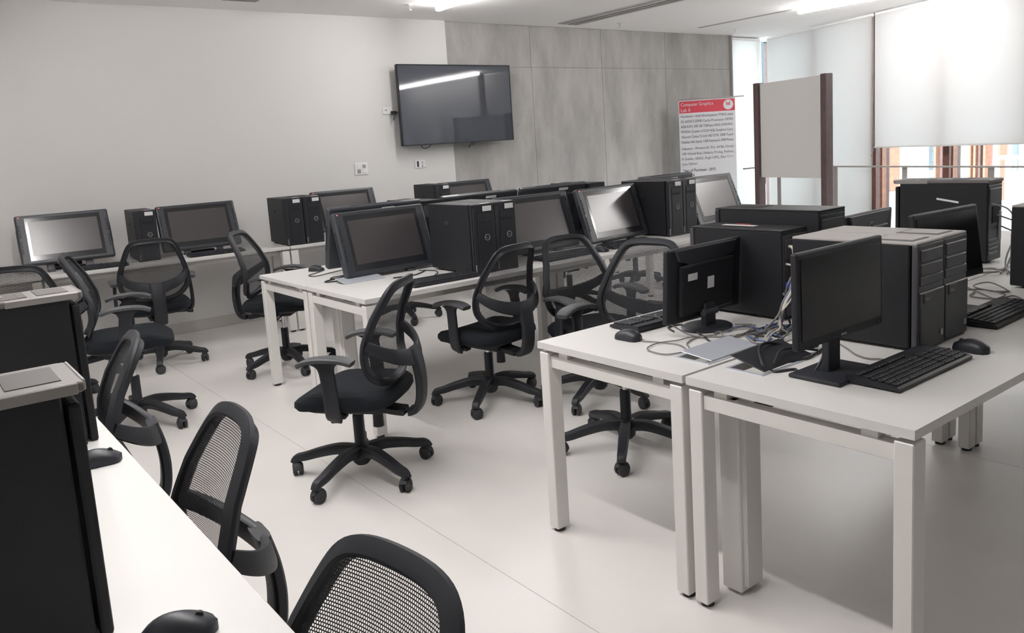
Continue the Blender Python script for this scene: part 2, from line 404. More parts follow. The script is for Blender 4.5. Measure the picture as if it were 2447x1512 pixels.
# ================================================================== TELEVISION + WALL PLATES
t = thing('television', 'large wall-mounted flat television, switched off', 'television', (5.03, 7.36, 1.55))
obj('housing', box2(new(), (-.73, .004, 0), (.73, .05, .835), .008, 2), 'blk2', t)
obj('back_cover', box2(new(), (-.5, .05, .1), (.5, .085, .7), .015, 2), 'blk', t)
def tvscreen():
    bm = new(); nx, nz = 48, 30; V = []
    for j in range(nz + 1):
        r = []
        for i in range(nx + 1):
            x = -.72 + 1.44 * i / nx; z = .012 + .811 * j / nz
            y = .002 + .0009 * math.sin(3.4 * x + 1.2)
            r.append(bm.verts.new((x, y, z)))
        V.append(r)
    for j in range(nz):
        for i in range(nx): bm.faces.new((V[j][i], V[j][i + 1], V[j + 1][i + 1], V[j + 1][i]))
    return bm
obj('screen', tvscreen(), 'tvs', t, smooth=True)
for a in ((-.73, 0, -.73 + .01, .835), (.72, 0, .73, .835), (-.73, 0, .73, .012), (-.73, .823, .73, .835)):
    obj('bezel', box2(new(), (a[0], -.003, a[1]), (a[2], .006, a[3]), .001), 'blk', t)
obj('wall_bracket', box2(new(), (-.3, .085, .2), (.3, .137, .6)), 'blk', t)
obj('cable', tube(new(), catmull([(-.50, .06, .05), (-.46, .07, -.02), (-.42, .06, -.035), (-.36, .06, -.01), (-.32, .06, .04)], 5), .004, n=6), 'cblack', t)
obj('cable', tube(new(), catmull([(.2, .05, .03), (.15, .04, -.03), (.12, .04, -.055), (.14, .04, -.02), (.2, .05, -.02), (.22, .05, .0), (.28, .05, .03)], 5), .005, n=6), 'cblack', t)
def plate(x, z, w, h, label, items):
    p = thing('wall_socket', label, 'socket', (x, YW, z))
    obj('plate', box2(new(), (-w / 2, -.009, -h / 2), (w / 2, 0, h / 2), .003, 2), 'lampb', p)
    for (n, a, b, c, d, m) in items: obj(n, box2(new(), (a, -.013, b), (c, -.008, d), .002), m, p)
plate(3.867, 1.35, .15, .12, 'white wall plate with two shiny switches above the wall desk', [('switch', -.05, -.045, -.01, -.005, 'chrome'), ('switch', .012, .004, .05, .04, 'chrome'), ('switch', -.05, .004, -.012, .04, 'lampb'), ('switch', .012, -.045, .05, -.005, 'lampb')])
plate(4.57, 1.355, .13, .085, 'white wall plate with dark port below the television', [('port', -.042, -.03, -.02, .03, 'blk'), ('port', .016, .012, .032, .02, 'blk'), ('port', .016, -.012, .032, -.004, 'grey'), ('port', .016, -.03, .032, -.02, 'blk')])
p = plate(4.225, 1.925, .11, .07, 'white wall socket with black plug left of the television', [('socket_hole', -.035, .006, -.028, .014, 'blk'), ('socket_hole', -.02, -.002, -.012, .012, 'blk')])
t = thing('power_plug', 'black plug and cord hanging beside the television edge', 'plug', (4.285, YW - .02, 1.90))
obj('plug_body', box2(new(), (-.03, -.04, -.015), (.02, .008, .02), .006, 2), 'blk', t)
obj('cord', tube(new(), catmull([(-.005, -.03, -.01), (-.02, -.04, -.05), (-.03, -.045, -.075), (-.012, -.05, -.05), (.02, -.04, .0), (.05, -.03, 0)], 6), .004, n=6), 'cblack', t)

# ================================================================== BANNER
a, b_ = Vector((8.49, 7.25)), Vector((9.09, 6.79)); bw = (b_ - a).length; brz = math.atan2(b_.y - a.y, b_.x - a.x)
t = thing('rollup_banner', 'white roll-up banner with red heading standing by the concrete wall', 'banner', (a.x, a.y, 0), brz)
BH = 1.93
obj('base_cassette', box2(new(), (-.03, -.09, 0), (bw + .03, .09, .08), .02, 2), 'silver', t)
obj('pole', cyl(new(), (bw * .5, .03, .05), (bw * .5, .03, BH), .009, n=10), 'silver', t)
obj('top_rail', cyl(new(), (-.005, 0, BH + .012), (bw + .12, 0, BH + .012), .008, n=10), 'silver', t)
obj('sheet', box2(new(), (0, -.002, .08), (bw, .002, BH)), 'ban', t)
obj('header_band', box2(new(), (.008, -.004, BH - .165), (bw - .008, -.002, BH - .01)), 'red', t)
def put(me, name, x, z, y=-.0055, mtx=None):
    return obj(name, me, None, t, loc=(x, y, z), rot=(PI / 2, 0, 0))
put(text_mesh('Computer Graphics', 'ban', .43, .062), 'heading_text', .03, BH - .075)
put(text_mesh('Lab II', 'ban', .12, .062), 'heading_text', .03, BH - .148)
em = obj('emblem', cyl(new(), (0, 0, 0), (0, -.002, 0), .066, n=32), 'ban', t, loc=(bw - .095, -.0045, BH - .085))
bm = new()
for s in ((-.026, -.006, -.018, .044), (.014, -.006, .022, .044), (-.018, .012, .014, .02), (-.018, -.006, .014, .001), (-.004, -.006, .003, .02)):
    box2(bm, (s[0], -.0045, s[1]), (s[2], -.003, s[3]))
obj('emblem_mark', bm, 'red', em)
lines = ['Hardware : Dell Workstation T7810, Intel', 'E5-2650v3 25MB Cache Processor, DDR3', '8GB RAM, 500 GB 7200rpm HDD, DVD/RW,', 'NVIDIA Quadro K2220 4GB Graphics Card,',
         'Wacom Cintiq 22 inch HD DTK 2200 Touch', 'Display with Stylus, USB Keyboard, USB Mouse', None, 'Software : Window 8.1 Pro, 64 Bit, Oracle', 'VM Virtual Box, Fedora, Prolog, Python,', 'R Studio, GNS3, Argo UML, Dev C++,', ('Java, Python', .2), None, ('Year of Purchase : 2015', .45), ('Qty : 24', .16)]
z = BH - .225
for s in lines:
    if s is None: z -= .022; continue
    w = bw - .06
    if isinstance(s, tuple): s, w = s
    big = s.startswith(('Year', 'Qty'))
    put(text_mesh(s, 'ink' if big else 'ink2', w, .052 if big else .048, .012 if big else 0), 'body_text', .025, z); z -= .0675

# ================================================================== PIN BOARD
a, b_ = Vector((7.36, 5.20)), Vector((7.10, 4.27)); L = (b_ - a).length
t = thing('pin_board', 'grey pin board between two dark wooden posts by the windows', 'board', (a.x, a.y, 0), math.atan2(b_.y - a.y, b_.x - a.x))
for x in (0, L):
    pst = obj('post', box2(new(), (x - .035, -.045, .03), (x + .035, .045, 1.965), .006, 2), 'wood2', t)
    obj('foot', box2(new(), (x - .035, -.28, 0), (x + .035, .28, .05), .01, 2), 'wood2', t)
obj('panel', box2(new(), (.035, -.012, .985), (L - .035, .012, 1.955), .002), 'felt', t)
obj('stretcher', box2(new(), (.035, -.02, .12), (L - .035, .02, .19), .004), 'wood2', t)

# ================================================================== DESKS
ZT = .75
def slab(x0, y0, x1, y1, hole=None, t=.025):
    bm = new()
    if not hole: return box2(bm, (x0, y0, ZT - t), (x1, y1, ZT), .002)
    xs = [x0, hole[0], hole[2], x1]; ys = [y0, hole[1], hole[3], y1]
    g = {}
    for k, z in enumerate((ZT - t, ZT)):
        for i in range(4):
            for j in range(4): g[i, j, k] = bm.verts.new((xs[i], ys[j], z))
    for i in range(3):
        for j in range(3):
            if i == 1 and j == 1: continue
            bm.faces.new((g[i, j, 1], g[i + 1, j, 1], g[i + 1, j + 1, 1], g[i, j + 1, 1])); bm.faces.new((g[i, j, 0], g[i, j + 1, 0], g[i + 1, j + 1, 0], g[i + 1, j, 0]))
    def wall(a, b): bm.faces.new((g[(*a, 0)], g[(*b, 0)], g[(*b, 1)], g[(*a, 1)]))
    per = [(0, 0), (1, 0), (2, 0), (3, 0), (3, 1), (3, 2), (3, 3), (2, 3), (1, 3), (0, 3), (0, 2), (0, 1)]
    for k in range(12): wall(per[k], per[(k + 1) % 12])
    for a, b in (((1, 1), (1, 2)), ((1, 2), (2, 2)), ((2, 2), (2, 1)), ((2, 1), (1, 1))): wall(a, b)
    return bm
def leg_at(t, x0, y0, x1, y1, top=.712):
    lg = obj('leg', box2(new(), (x0, y0, .014), (x1, y1, top), .003), 'lam_edge', t)
    obj('foot', cyl(new(), ((x0 + x1) / 2, (y0 + y1) / 2, 0), ((x0 + x1) / 2, (y0 + y1) / 2, .014), .021, n=12), 'rubber', lg)
    return lg
def desk(label, loc, L, D, rz=0, ends=(True, True), hole=None, seam='back', group=None, riser=False, outer=True):
    """local: x 0..L, y 0..D (y=0 is the user edge); seam side y=D"""
    t = thing('desk', label, 'desk', loc, rz, group)
    obj('tabletop', slab(0, 0, L, D - .002, hole), 'lam', t)
    lw, ld = .062, .05
    for e, on in zip((0, 1), ends):
        x0 = .004 if e == 0 else L - lw - .004
        if on:
            leg_at(t, x0, .004, x0 + lw, .004 + ld)
            leg_at(t, x0, D - .008 - ld, x0 + lw, D - .008)
            obj('crossbar', box2(new(), (x0 + .008, .054, .655), (x0 + lw - .012, D - .058, .70), .002), 'lam_edge', t)
            for yy in (.10, D - .14): obj('spacer', box2(new(), (x0 + .014, yy, .70), (x0 + .048, yy + .045, ZT - .025)), 'lam_edge', t)
        else:
            leg_at(t, L * e - lw / 2 + (.035 if e == 0 else -.035), D - .008 - ld - .02, L * e + lw / 2 + (.035 if e == 0 else -.035), D - .028)
    for yy in (.12, D - .16): obj('long_beam', box2(new(), (.03, yy, .672), (L - .03, yy + .03, .70), .002), 'lam_edge', t)
    if hole:
        tr = new(); h = hole
        box2(tr, (h[0], h[1], .64), (h[2], h[3], .645))
        obj('cable_tray', tr, 'dark', t)
    if riser:
        r = obj('cable_riser', box2(new(), (.14, D - .085, .01), (.25, D - .01, .66), .004), 'lam_edge', t)
        obj('riser_cover', box2(new(), (.155, D - .1, .03), (.235, D - .083, .62), .003), 'lam', t)
    return t
DL = 1.86; X0 = 1.85
# near cluster
HN = (.155, .555, .425, .675)
desk('near white bench desk holding the round-based monitor and its keyboard', (X0 + DL, 2.30, 0), DL, .70, PI, (False, True), (DL - .425, .555, DL - .155, .675), riser=False)
desk('nearest white bench desk at right with the screen-forward monitor', (X0, .89, 0), DL, .70, 0, (True, False), (.155, .53, .425, .655), riser=True)
desk('white bench desk at far right carrying the capped tower', (X0 + 2 * DL + .004, 2.30, 0), DL, .70, PI, (True, False))
desk('white bench desk continuing the nearest one out of frame at right', (X0 + DL + .004, .89, 0), DL, .70, 0, (False, True))
# middle cluster
XM = 1.86
desk('middle white bench desk, far half, with the lone mouse on its corner', (XM + DL, 5.18, 0), DL, .735, PI, (False, True))
desk('middle white bench desk with pen displays facing the camera', (XM, 3.70, 0), DL, .735, 0, (True, False), (.16, .56, .43, .68), riser=True)
desk('far end of the middle bench desks, half facing the back wall', (XM + 2 * DL + .004, 5.18, 0), DL, .735, PI, (True, False))
desk('far end of the middle bench desks with the brightly reflecting display', (XM + DL + .004, 3.70, 0), DL, .735, 0, (False, True))
# wall row (slightly skewed to the wall)
WR = -.075
def wallp(x, d): return (x - math.sin(WR) * d, 6.77 + math.tan(WR) * (x - 1.08) + math.cos(WR) * d, 0)
for x, lab in ((-1.03, 'white desk by the plaster wall, leftmost of the wall row'), (.83, 'white desk by the plaster wall with two pen displays, behind the turned chairs'), (2.69, 'white desk by the plaster wall with a pair of black towers'), (4.55, 'white desk by the concrete wall, last of the wall row')):
    desk(lab, wallp(x, 0), DL - .004, .62 if x > 0 else .52, WR, (True, True), None)
# left row
for y, lab in ((-1.22, 'white desk of the left row, behind the camera side'), (.64, 'overlit white desk of the left row at lower left with two mice'), (2.50, 'white desk of the left row beyond the seam line, mostly behind towers')):
    desk(lab, (.41, y, 0), DL - .004, .74, PI / 2, (True, True), None)

# ================================================================== CHAIRS
def chair_meshes():
    D = {}
    # outline of the back
    half = [(0, .938), (.09, .935), (.136, .919), (.163, .878), (.192, .80), (.219, .715), (.230, .645), (.214, .58), (.165, .53), (.10, .505), (0, .498)]
    pts = [Vector((x, 0, z)) for x, z in half] + [Vector((-x, 0, z)) for x, z in reversed(half[1:-1])]
    loop = catmull(pts, 4, True)
    def yb(x, z):
        prof = [(.49, -.205), (.60, -.190), (.70, -.195), (.80, -.222), (.94, -.285)]
        for (z0, y0), (z1, y1) in zip(prof, prof[1:]):
            if z <= z1 or z1 == .94:
                u = (z - z0) / (z1 - z0); u = max(-.2, min(1.1, u)); y = y0 + (y1 - y0) * u; break
        return y + .75 * x * x
    fr = [Vector((p.x, yb(p.x, p.z), p.z)) for p in loop]
    bm = new(); N = len(fr); R = []
    for i, p in enumerate(fr):
        d = (fr[(i + 1) % N] - fr[i - 1]).normalized(); nrm = Vector((0, 1, .25)).normalized(); s = d.cross(nrm).normalized(); w = s.cross(d).normalized()
        ring = []
        for cx_, cy_ in ((-.022, -.007), (-.004, -.010), (.006, -.024), (.013, -.018), (.013, .012), (.005, .017), (-.008, .012), (-.022, .003)):
            ring.append(p - s * cx_ * 1.0 + w * cy_)
        R.append(ring)
    rings(bm, R, closed=True); D['back_frame'] = to_mesh(bm, 'back_frame', 'chair', True)
    bm = new(); rows = []
    zs = [.50 + (.932 - .50) * k / 26 for k in range(27)]
    def hw(z):
        best = 0
        for i, p in enumerate(loop):
            q = loop[(i + 1) % N]
            if p.x >= -1e-6 and q.x >= -1e-6 and (p.z - z) * (q.z - z) <= 0 and abs(p.z - q.z) > 1e-6:
                u = (z - p.z) / (q.z - p.z); best = max(best, p.x + (q.x - p.x) * u)
        return best
    for z in zs:
        w = max(hw(z) - .004, .01); rows.append([bm.verts.new((-w + 2 * w * k / 16, yb(-w + 2 * w * k / 16, z) + .004, z)) for k in range(17)])
    for j in range(26):
        for i in range(16): bm.faces.new((rows[j][i], rows[j][i + 1], rows[j + 1][i + 1], rows[j + 1][i]))
    D['mesh_panel'] = to_mesh(bm, 'mesh_panel', 'mesh', True)
    # yoke: two arms sweeping back from the frame sides to the spine
    bm = new()
    for s in (-1, 1):
        P = catmull([(s * .222, yb(.222, .69) - .01, .695), (s * .195, -.225, .655), (s * .135, -.272, .622), (s * .05, -.302, .60), (0, -.306, .59)], 5)
        n = len(P); tube(bm, P, [.013] * n, [.022 + .024 * (k / (n - 1)) for k in range(n)], 10, up=(0, .2, 1), sq=True)
    D['lumbar_yoke'] = to_mesh(bm, 'lumbar_yoke', 'chair', True)
    bm = new(); P = catmull([(0, -.297, .635), (0, -.318, .55), (0, -.325, .46), (0, -.310, .37), (0, -.262, .335), (0, -.12, .352)], 5); n = len(P)
    tube(bm, P, [.056 - .012 * min(1, k / 8) for k in range(n)], .018, 12, up=(0, 1, 0.001), sq=True)
    D['spine'] = to_mesh(bm, 'spine', 'chair', True)
    # seat
    def sup(a, b, z, y0, n=36, e=.5, droop=0):
        r = []
        for k in range(n):
            t = 2 * PI * k / n; c, s = math.cos(t), math.sin(t)
            x = math.copysign(abs(c) ** e, c) * a; y = math.copysign(abs(s) ** e, s) * b
            zz = z - droop * max(0, (y - b * .45) / (b * .55)) ** 2
            r.append((x, y + y0, zz))
        return r
    bm = new()
    rings(bm, [sup(.19, .185, .395, 0, droop=.01), sup(.232, .226, .402, 0, droop=.02), sup(.246, .24, .425, 0, droop=.025), sup(.244, .238, .45, 0, droop=.03), sup(.228, .222, .468, 0, droop=.035), sup(.17, .165, .474, 0, droop=.03), sup(.06, .06, .466, 0, droop=.0)])
    D['seat'] = to_mesh(bm, 'seat', 'fabric', True)
    bm = new(); rings(bm, [sup(.15, .14, .372, 0), sup(.20, .195, .385, 0), sup(.205, .20, .40, 0)])
    D['seat_pan'] = to_mesh(bm, 'seat_pan', 'chair', True)
    bm = new(); box(bm, (0, -.03, .355), (.13, .22, .045), .012, 2); D['tilt_mechanism'] = to_mesh(bm, 'tilt_mechanism', 'chair', False)
    bm = new(); cyl(bm, (0, -.10, .26), (0, -.10, .345), .026, .023, 18); D['tension_knob'] = to_mesh(bm, 'tension_knob', 'blk', True)
    bm = new(); tube(bm, catmull([(.05, .03, .352), (.16, .035, .35), (.235, .03, .345)], 4), .005, n=8); cyl(bm, (.225, .03, .346), (.265, .03, .343), .011, .013, 10); D['lever'] = to_mesh(bm, 'lever', 'blk', True)
    bm = new(); lathe(bm, [(.030, .085), (.030, .10), (.0265, .105), (.0265, .29), (.0235, .295)], 18); D['column_sleeve'] = to_mesh(bm, 'column_sleeve', 'blk2', True)
    bm = new(); lathe(bm, [(.0145, .19), (.0145, .375)], 14); D['gas_rod'] = to_mesh(bm, 'gas_rod', 'chrome', True)
    bm = new(); lathe(bm, [(.028, .055), (.042, .07), (.048, .11), (.040, .145), (.030, .155)], 20); D['base_hub'] = to_mesh(bm, 'base_hub', 'chair', True)
    bm = new(); P = catmull([(.03, 0, .122), (.11, 0, .128), (.20, 0, .112), (.275, 0, .092), (.322, 0, .083), (.338, 0, .062)], 4); n = len(P)
    tube(bm, P, [.027 - .008 * k / (n - 1) for k in range(n)], [.027 - .012 * k / (n - 1) for k in range(n)], 10, up=(0, 0.001, 1), sq=True)
    D['base_leg'] = to_mesh(bm, 'base_leg', 'chair', True)
    bm = new()
    for s in (-1, 1):
        R = []
        for yy, rr in ((.004, .024), (.007, .0295), (.020, .0295), (.025, .021)):
            R.append([(rr * math.cos(2 * PI * k / 18), s * yy, .0295 + rr * math.sin(2 * PI * k / 18)) for k in range(18)])
        rings(bm, R)
    P = [(-.031 * math.cos(a), 0, .0295 + .034 * math.sin(a)) for a in [k * PI / 8 for k in range(0, 8)]]
    tube(bm, P, .016, .005, 8, up=(0, 0.001, 1), sq=True)
    cyl(bm, (.018, 0, .05), (.018, 0, .075), .008, n=8)
    D['castor'] = to_mesh(bm, 'castor', 'rubber', True)
    bm = new(); P = catmull([(.17, 0, .375), (.235, 0, .37), (.262, -.005, .40), (.268, -.005, .46), (.266, 0, .54), (.262, .008, .60), (.262, .01, .628)], 4); n = len(P)
    tube(bm, P, [.034] * (n - 6) + [.034, .036, .04, .048, .058, .07], .012, 12, up=(1, .001, .001), sq=True)
    D['arm_post'] = to_mesh(bm, 'arm_post', 'chair', True)
    bm = new(); P = catmull([(.258, -.115, .628), (.260, -.06, .644), (.262, .02, .648), (.26, .09, .640), (.256, .135, .622)], 5); n = len(P)
    tube(bm, P, [.022 + .018 * math.sin(PI * min(1, (k + 1.5) / (n * .75))) ** .5 if k < n * .6 else .038 - .012 * max(0, (k - n * .8) / (n * .2)) for k in range(n)], .0115, 12, sq=True)
    D['arm_pad'] = to_mesh(bm, 'arm_pad', 'pad', True)
    for k in ('arm_post', 'arm_pad'):
        m2 = D[k].copy()
        for v in m2.vertices: v.co.x *= -1
        m2.flip_normals(); D[k + '_m'] = m2
    return D
CM = chair_meshes()
def chair(x, y, face, base, label, up=0, back=0):
    """face, base in degrees, world; 'up' raises the seat"""
    t = thing('office_chair', label, 'chair', (x, y, 0), math.radians(face - 90), 'black mesh office chairs')
    for n in ('seat', 'seat_pan', 'tilt_mechanism', 'tension_knob', 'lever', 'gas_rod'):
        obj(n, CM[n], parent=t, loc=(0, 0, up))
    obj('column_sleeve', CM['column_sleeve'], parent=t); 
    bf = obj('back_frame', CM['back_frame'], parent=t, loc=(0, 0, up)); obj('mesh_panel', CM['mesh_panel'], parent=bf)
    yk = obj('spine', CM['spine'], parent=t, loc=(0, 0, up)); obj('lumbar_yoke', CM['lumbar_yoke'], parent=yk)
    for s in ('', '_m'):
        ap = obj('armrest', CM['arm_post' + s], parent=t, loc=(0, 0, up)); obj('arm_pad', CM['arm_pad' + s], parent=ap)
    obj('base_hub', CM['base_hub'], parent=t)
    for k in range(5):
        a = math.radians(base + 72 * k - face + 90)
        lg = obj('base_leg', CM['base_leg'], parent=t, rot=(0, 0, a))
        obj('castor', CM['castor'], parent=lg, loc=(.322, 0, 0), rot=(0, 0, random.uniform(-1.2, 1.2)))
    return t
CH = [
    (1.59, 3.34, 130, 134, 'black mesh chair alone in the aisle, nearest the middle desk corner', -.02),
    (2.66, 3.77, 100, 147, 'black mesh chair seen from behind, pushed to the middle desk below the twin towers', -.01),
    (3.12, 3.32, -94, 202, 'black mesh chair facing the near desk, left of the one by the round-based monitor', -.02),
    (2.66, 2.66, 190, 148, 'black mesh chair at the near desk, its back beside the round-based monitor', .03),
    (2.13, 5.54, -40, 125, 'black mesh chair turned sideways between wall desk and middle desk', .055),
    (1.50, 6.46, 82, 253, 'black mesh chair pushed to the wall desk, seen squarely from behind', .03),
    (1.0, 5.02, -14, -60, 'black mesh chair turned to the right, left of the one facing the wall', .09),
    (.34, 3.05, 172, 30, 'black mesh chair of the left row, seen edge-on beside the far tower', -.04),
    (.325, 1.95, 177, 30, 'black mesh chair of the left row, middle one, half hidden by the desk edge', -.07),
    (.285, 1.04, 188, 30, 'nearest black mesh chair, only its upper back showing at the bottom edge', -.10),
    (.62, 5.95, 72, 10, 'black mesh chair at far left behind the grey-topped tower', .0),
    (3.52, 6.28, 88, -30, 'black mesh chair mostly hidden behind the middle desk, one castor showing', .0),
    (4.78, 5.42, -95, 200, 'black mesh chair on the far side of the middle desks, seen between two chair backs', .0),
    (5.85, 5.62, -90, 215, 'black mesh chair farthest away, seen through another chair back', .0),
]
for c in CH: chair(*c)

# ================================================================== TOWERS
def logo(parent, x, y, z, r, m='silver', rot=(PI / 2, 0, 0)):
    bm = new(); tube(bm, [(r * math.cos(2 * PI * k / 20), 0, r * math.sin(2 * PI * k / 20)) for k in range(20)], r * .13, n=6, closed=True, up=(0, 1, 0))
    e = obj('emblem_ring', bm, m, parent, loc=(x, y, z))
    me = text_mesh('DELL', m, r * 1.45, r * .62)
    obj('emblem_letters', me, None, e, loc=(-r * .72, -.001, -r * .22), rot=(PI / 2, 0, 0))
TW = {}
def tower(kind, x, y, rz, label, sticker=True, zsh=0):
    """x,y = centre of the FRONT bottom edge; local front faces -y"""
    t = thing('computer_tower', label, 'computer', (x, y, ZT), rz, 'tower computers')
    w, d, h = dict(ws=(.165, .46, .41), cap=(.165, .46, .405), mt=(.172, .44, .345), dusty=(.172, .44, .345), big=(.19, .50, .40))[kind]
    def rb(name, c, s, m, p=t, bev=.003, seg=1): return obj(name, box(new(), c, s, bev, seg), m, p)
    rb('case', (0, d / 2 + .012, h / 2 + .006), (w, d - .024, h - .012), 'tower', t, .004)
    for sx in (-1, 1):
        for yy in (.06, d - .06): rb('foot', (sx * (w / 2 - .03), yy, .004), (.03, .04, .008), 'rubber', t, .002)
    # rear
    bk = rb('rear_panel', (0, d - .004, h / 2), (w - .012, .012, h - .03), 'silver2' if kind in ('mt',) else 'bezel')
    rb('fan_grille', (-.01, d + .003, h * .60), (.085, .004, .085), 'dark', bk)
    rb('psu_plate', (0, d + .003, h - .07), (w - .03, .004, .075), 'greyb', bk)
    rb('port_block', (-w / 2 + .03, d + .004, h * .45), (.03, .006, .15), 'grey', bk)
    for k in range(4): rb('slot_cover', (.02, d + .004, .05 + .022 * k), (w - .06, .005, .012), 'greyb', bk, .001)
    if kind == 'ws':
        fr = rb('front_bezel', (0, .006, h / 2), (w, .018, h), 'bezel', t, .006, 2)
        rb('front_grille', (.012, -.004, h * .46), (w * .62, .006, h * .82), 'blk', fr)
        rb('front_strip', (-w * .36, -.004, h * .5), (w * .16, .006, h * .9), 'blk2', fr)
        rb('drive_slot', (.012, -.008, h * .76), (w * .5, .004, .016), 'dark', fr)
        rb('handle_latch', (-w * .42, -.006, .035), (.007, .008, .05), 'silver', fr)
        logo(fr, .022, -.009, h * .52, .017)
        rb('side_latch', (-w / 2 - .001, d * .55, h * .72), (.004, .05, .022), 'dark')
        if sticker:
            rb('asset_sticker', (.03, -.0085, h - .028), (.062, .003, .03), 'white', fr, .0005)
            rb('asset_sticker', (.03, .012, h + .0012), (.062, .03, .0015), 'white', fr, .0005)
    elif kind == 'cap':
        fr = rb('front_bezel', (0, .008, h / 2 - .01), (w - .004, .02, h - .02), 'tower', t, .006, 2)
        rb('drive_slot', (0, -.004, h * .8), (w * .7, .004, .03), 'dark', fr)
        logo(fr, 0, -.006, h * .5, .016)
        cap = rb('top_cap', (0, d / 2 - .002, h + .005), (w + .006, d + .016, .018), 'dtop', t, .006, 3)
        rb('cap_rim', (0, -.009, h + .006), (w - .010, .006, .0185), 'silver', cap, .002)
        for sx in (-1, 1): rb('cap_rim', (sx * (w / 2 + .0015), .085, h + .004), (.006, .17, .0185), 'silver', cap, .002)
        rb('tray_rim', (0, .055, h + .0145), (w - .05, .075, .002), 'silver2', cap, .0005)
        rb('top_tray', (0, .24, h + .0145), (w - .04, .22, .002), 'silver2', cap, .0005)
        rb('top_tray_groove', (0, .125, h + .0148), (w - .045, .02, .0026), 'silver2', cap, .0005)
        rb('top_sticker', (.045, .24, h + .0165), (.025, .07, .001), 'white', cap, .0002)
        for k in range(3): rb('icon_print', (-.01 + .018 * k, .18, h + .0165), (.010, .03, .001), 'grey', cap, .0002)
    else:
        fr = rb('front_bezel', (0, .008, h / 2), (w, .022, h), 'bezel' if kind == 'big' else 'greyb', t, .006, 2)
        rb('drive_bay', (0, -.004, h * .89), (w * .84, .006, .04), 'greyb', fr); rb('drive_bay', (0, -.004, h * .76), (w * .84, .006, .04), 'greyb', fr)
        rb('dark_band', (0, -.004, h * .66), (w * .9, .005, .03), 'blk2', fr)
        rb('lower_panel', (0, -.005, h * .29), (w * .96, .008, h * .54), 'bezel', fr)
        bdg = rb('badge', (-w * .18, -.010, h * .50), (.06, .003, .032), 'silver2', fr)
        obj('badge_letters', text_mesh('DELL', 'silver', .03, .012), None, bdg, loc=(-w * .18 - .022, -.0122, h * .50 - .006), rot=(PI / 2, 0, 0))
        rb('round_sticker', (w * .36, -.010, .045), (.016, .002, .02), 'grey', fr)
        if kind == 'dusty':
            lid = rb('top_lid', (0, d / 2, h + .002), (w, d, .010), 'dust', t, .003)
            rb('lid_recess', (.0, .10, h + .0075), (.11, .14, .002), 'silver2', lid, .0005)
            rb('lid_tray', (.008, .10, h + .0085), (.085, .12, .002), 'dust', lid, .0005)
        else:
            lid = rb('top_lid', (0, d / 2, h + .001), (w, d, .007), 'tower', t, .002)
            rb('lid_recess', (0, .11, h + .005), (.10, .17, .0015), 'dark', lid, .0005)
            if kind == 'mt':
                rb('white_label', (-.01, .18, h + .0062), (.03, .16, .001), 'white', lid, .0002)
                rb('red_mark', (-.05, .17, h + .0062), (.012, .07, .001), 'redp', lid, .0002)
    return t
tw = []
# middle row
tower('ws', 2.72, 3.82, 0, 'black tower, left of the twin towers on the middle desk')
tower('ws', 2.89, 3.83, 0, 'black tower, right of the twin towers on the middle desk')
tower('ws', 4.55, 3.95, 0, 'black tower next to the brightly reflecting display, left of its pair')
tower('ws', 4.72, 3.96, 0, 'black tower next to the farthest pen display, right of its pair')
tower('ws', 2.85, 5.03, PI, 'black tower on the far half of the middle desk, behind the twin towers')
tower('ws', 4.36, 5.02, PI, 'black tower with pale tag on the far half of the middle desks')
# wall row
def wt(x, d): p = wallp(x, d); return p[0], p[1]
tower('ws', *wt(2.755, .03), WR, 'black tower on the wall desk, left of the pair beside the sideways chair')
tower('ws', *wt(2.93, .04), WR, 'black tower on the wall desk, right of the pair beside the sideways chair')
tower('ws', 1.615, 6.93, WR, 'single black tower between two pen displays at the wall desk')
tower('ws', *wt(4.24, .05), WR, 'single black tower on the wall desk under the television')
# left row
tower('cap', .19, 1.44, PI / 2, 'nearest tower at the left edge with a silver-grey top tray')
tower('cap', .37, 2.50, PI / 2, 'second tower at the left edge, its silver-grey top seen behind the nearest one')
# near cluster
tower('mt', 2.725, 2.215, PI, 'black tower with a white and red top label, its cabled rear showing')
tower('dusty', 2.585, 1.20, 0, 'tower with dusty grey lid and grey front bays behind the screen-forward monitor')
tower('dusty', 2.765, 1.205, 0, 'tower with dusty grey lid, right of its twin near the keyboard')
tower('big', 2.955, 2.255, PI, 'long dark tower seen side-on below the grey pin board')
tc = tower('cap', 4.33, 2.16, PI, 'large dark tower with overhanging cap in front of the uncovered window')
obj('side_strip', box2(new(), (-.0015, -.055, -.005), (.0015, .055, .005), .001), 'white', tc, loc=(.0835, .27, .315), rot=(-.16, 0, 0))
tower('dusty', 3.79, .95, 0, 'tower cut off by the right edge of the picture')

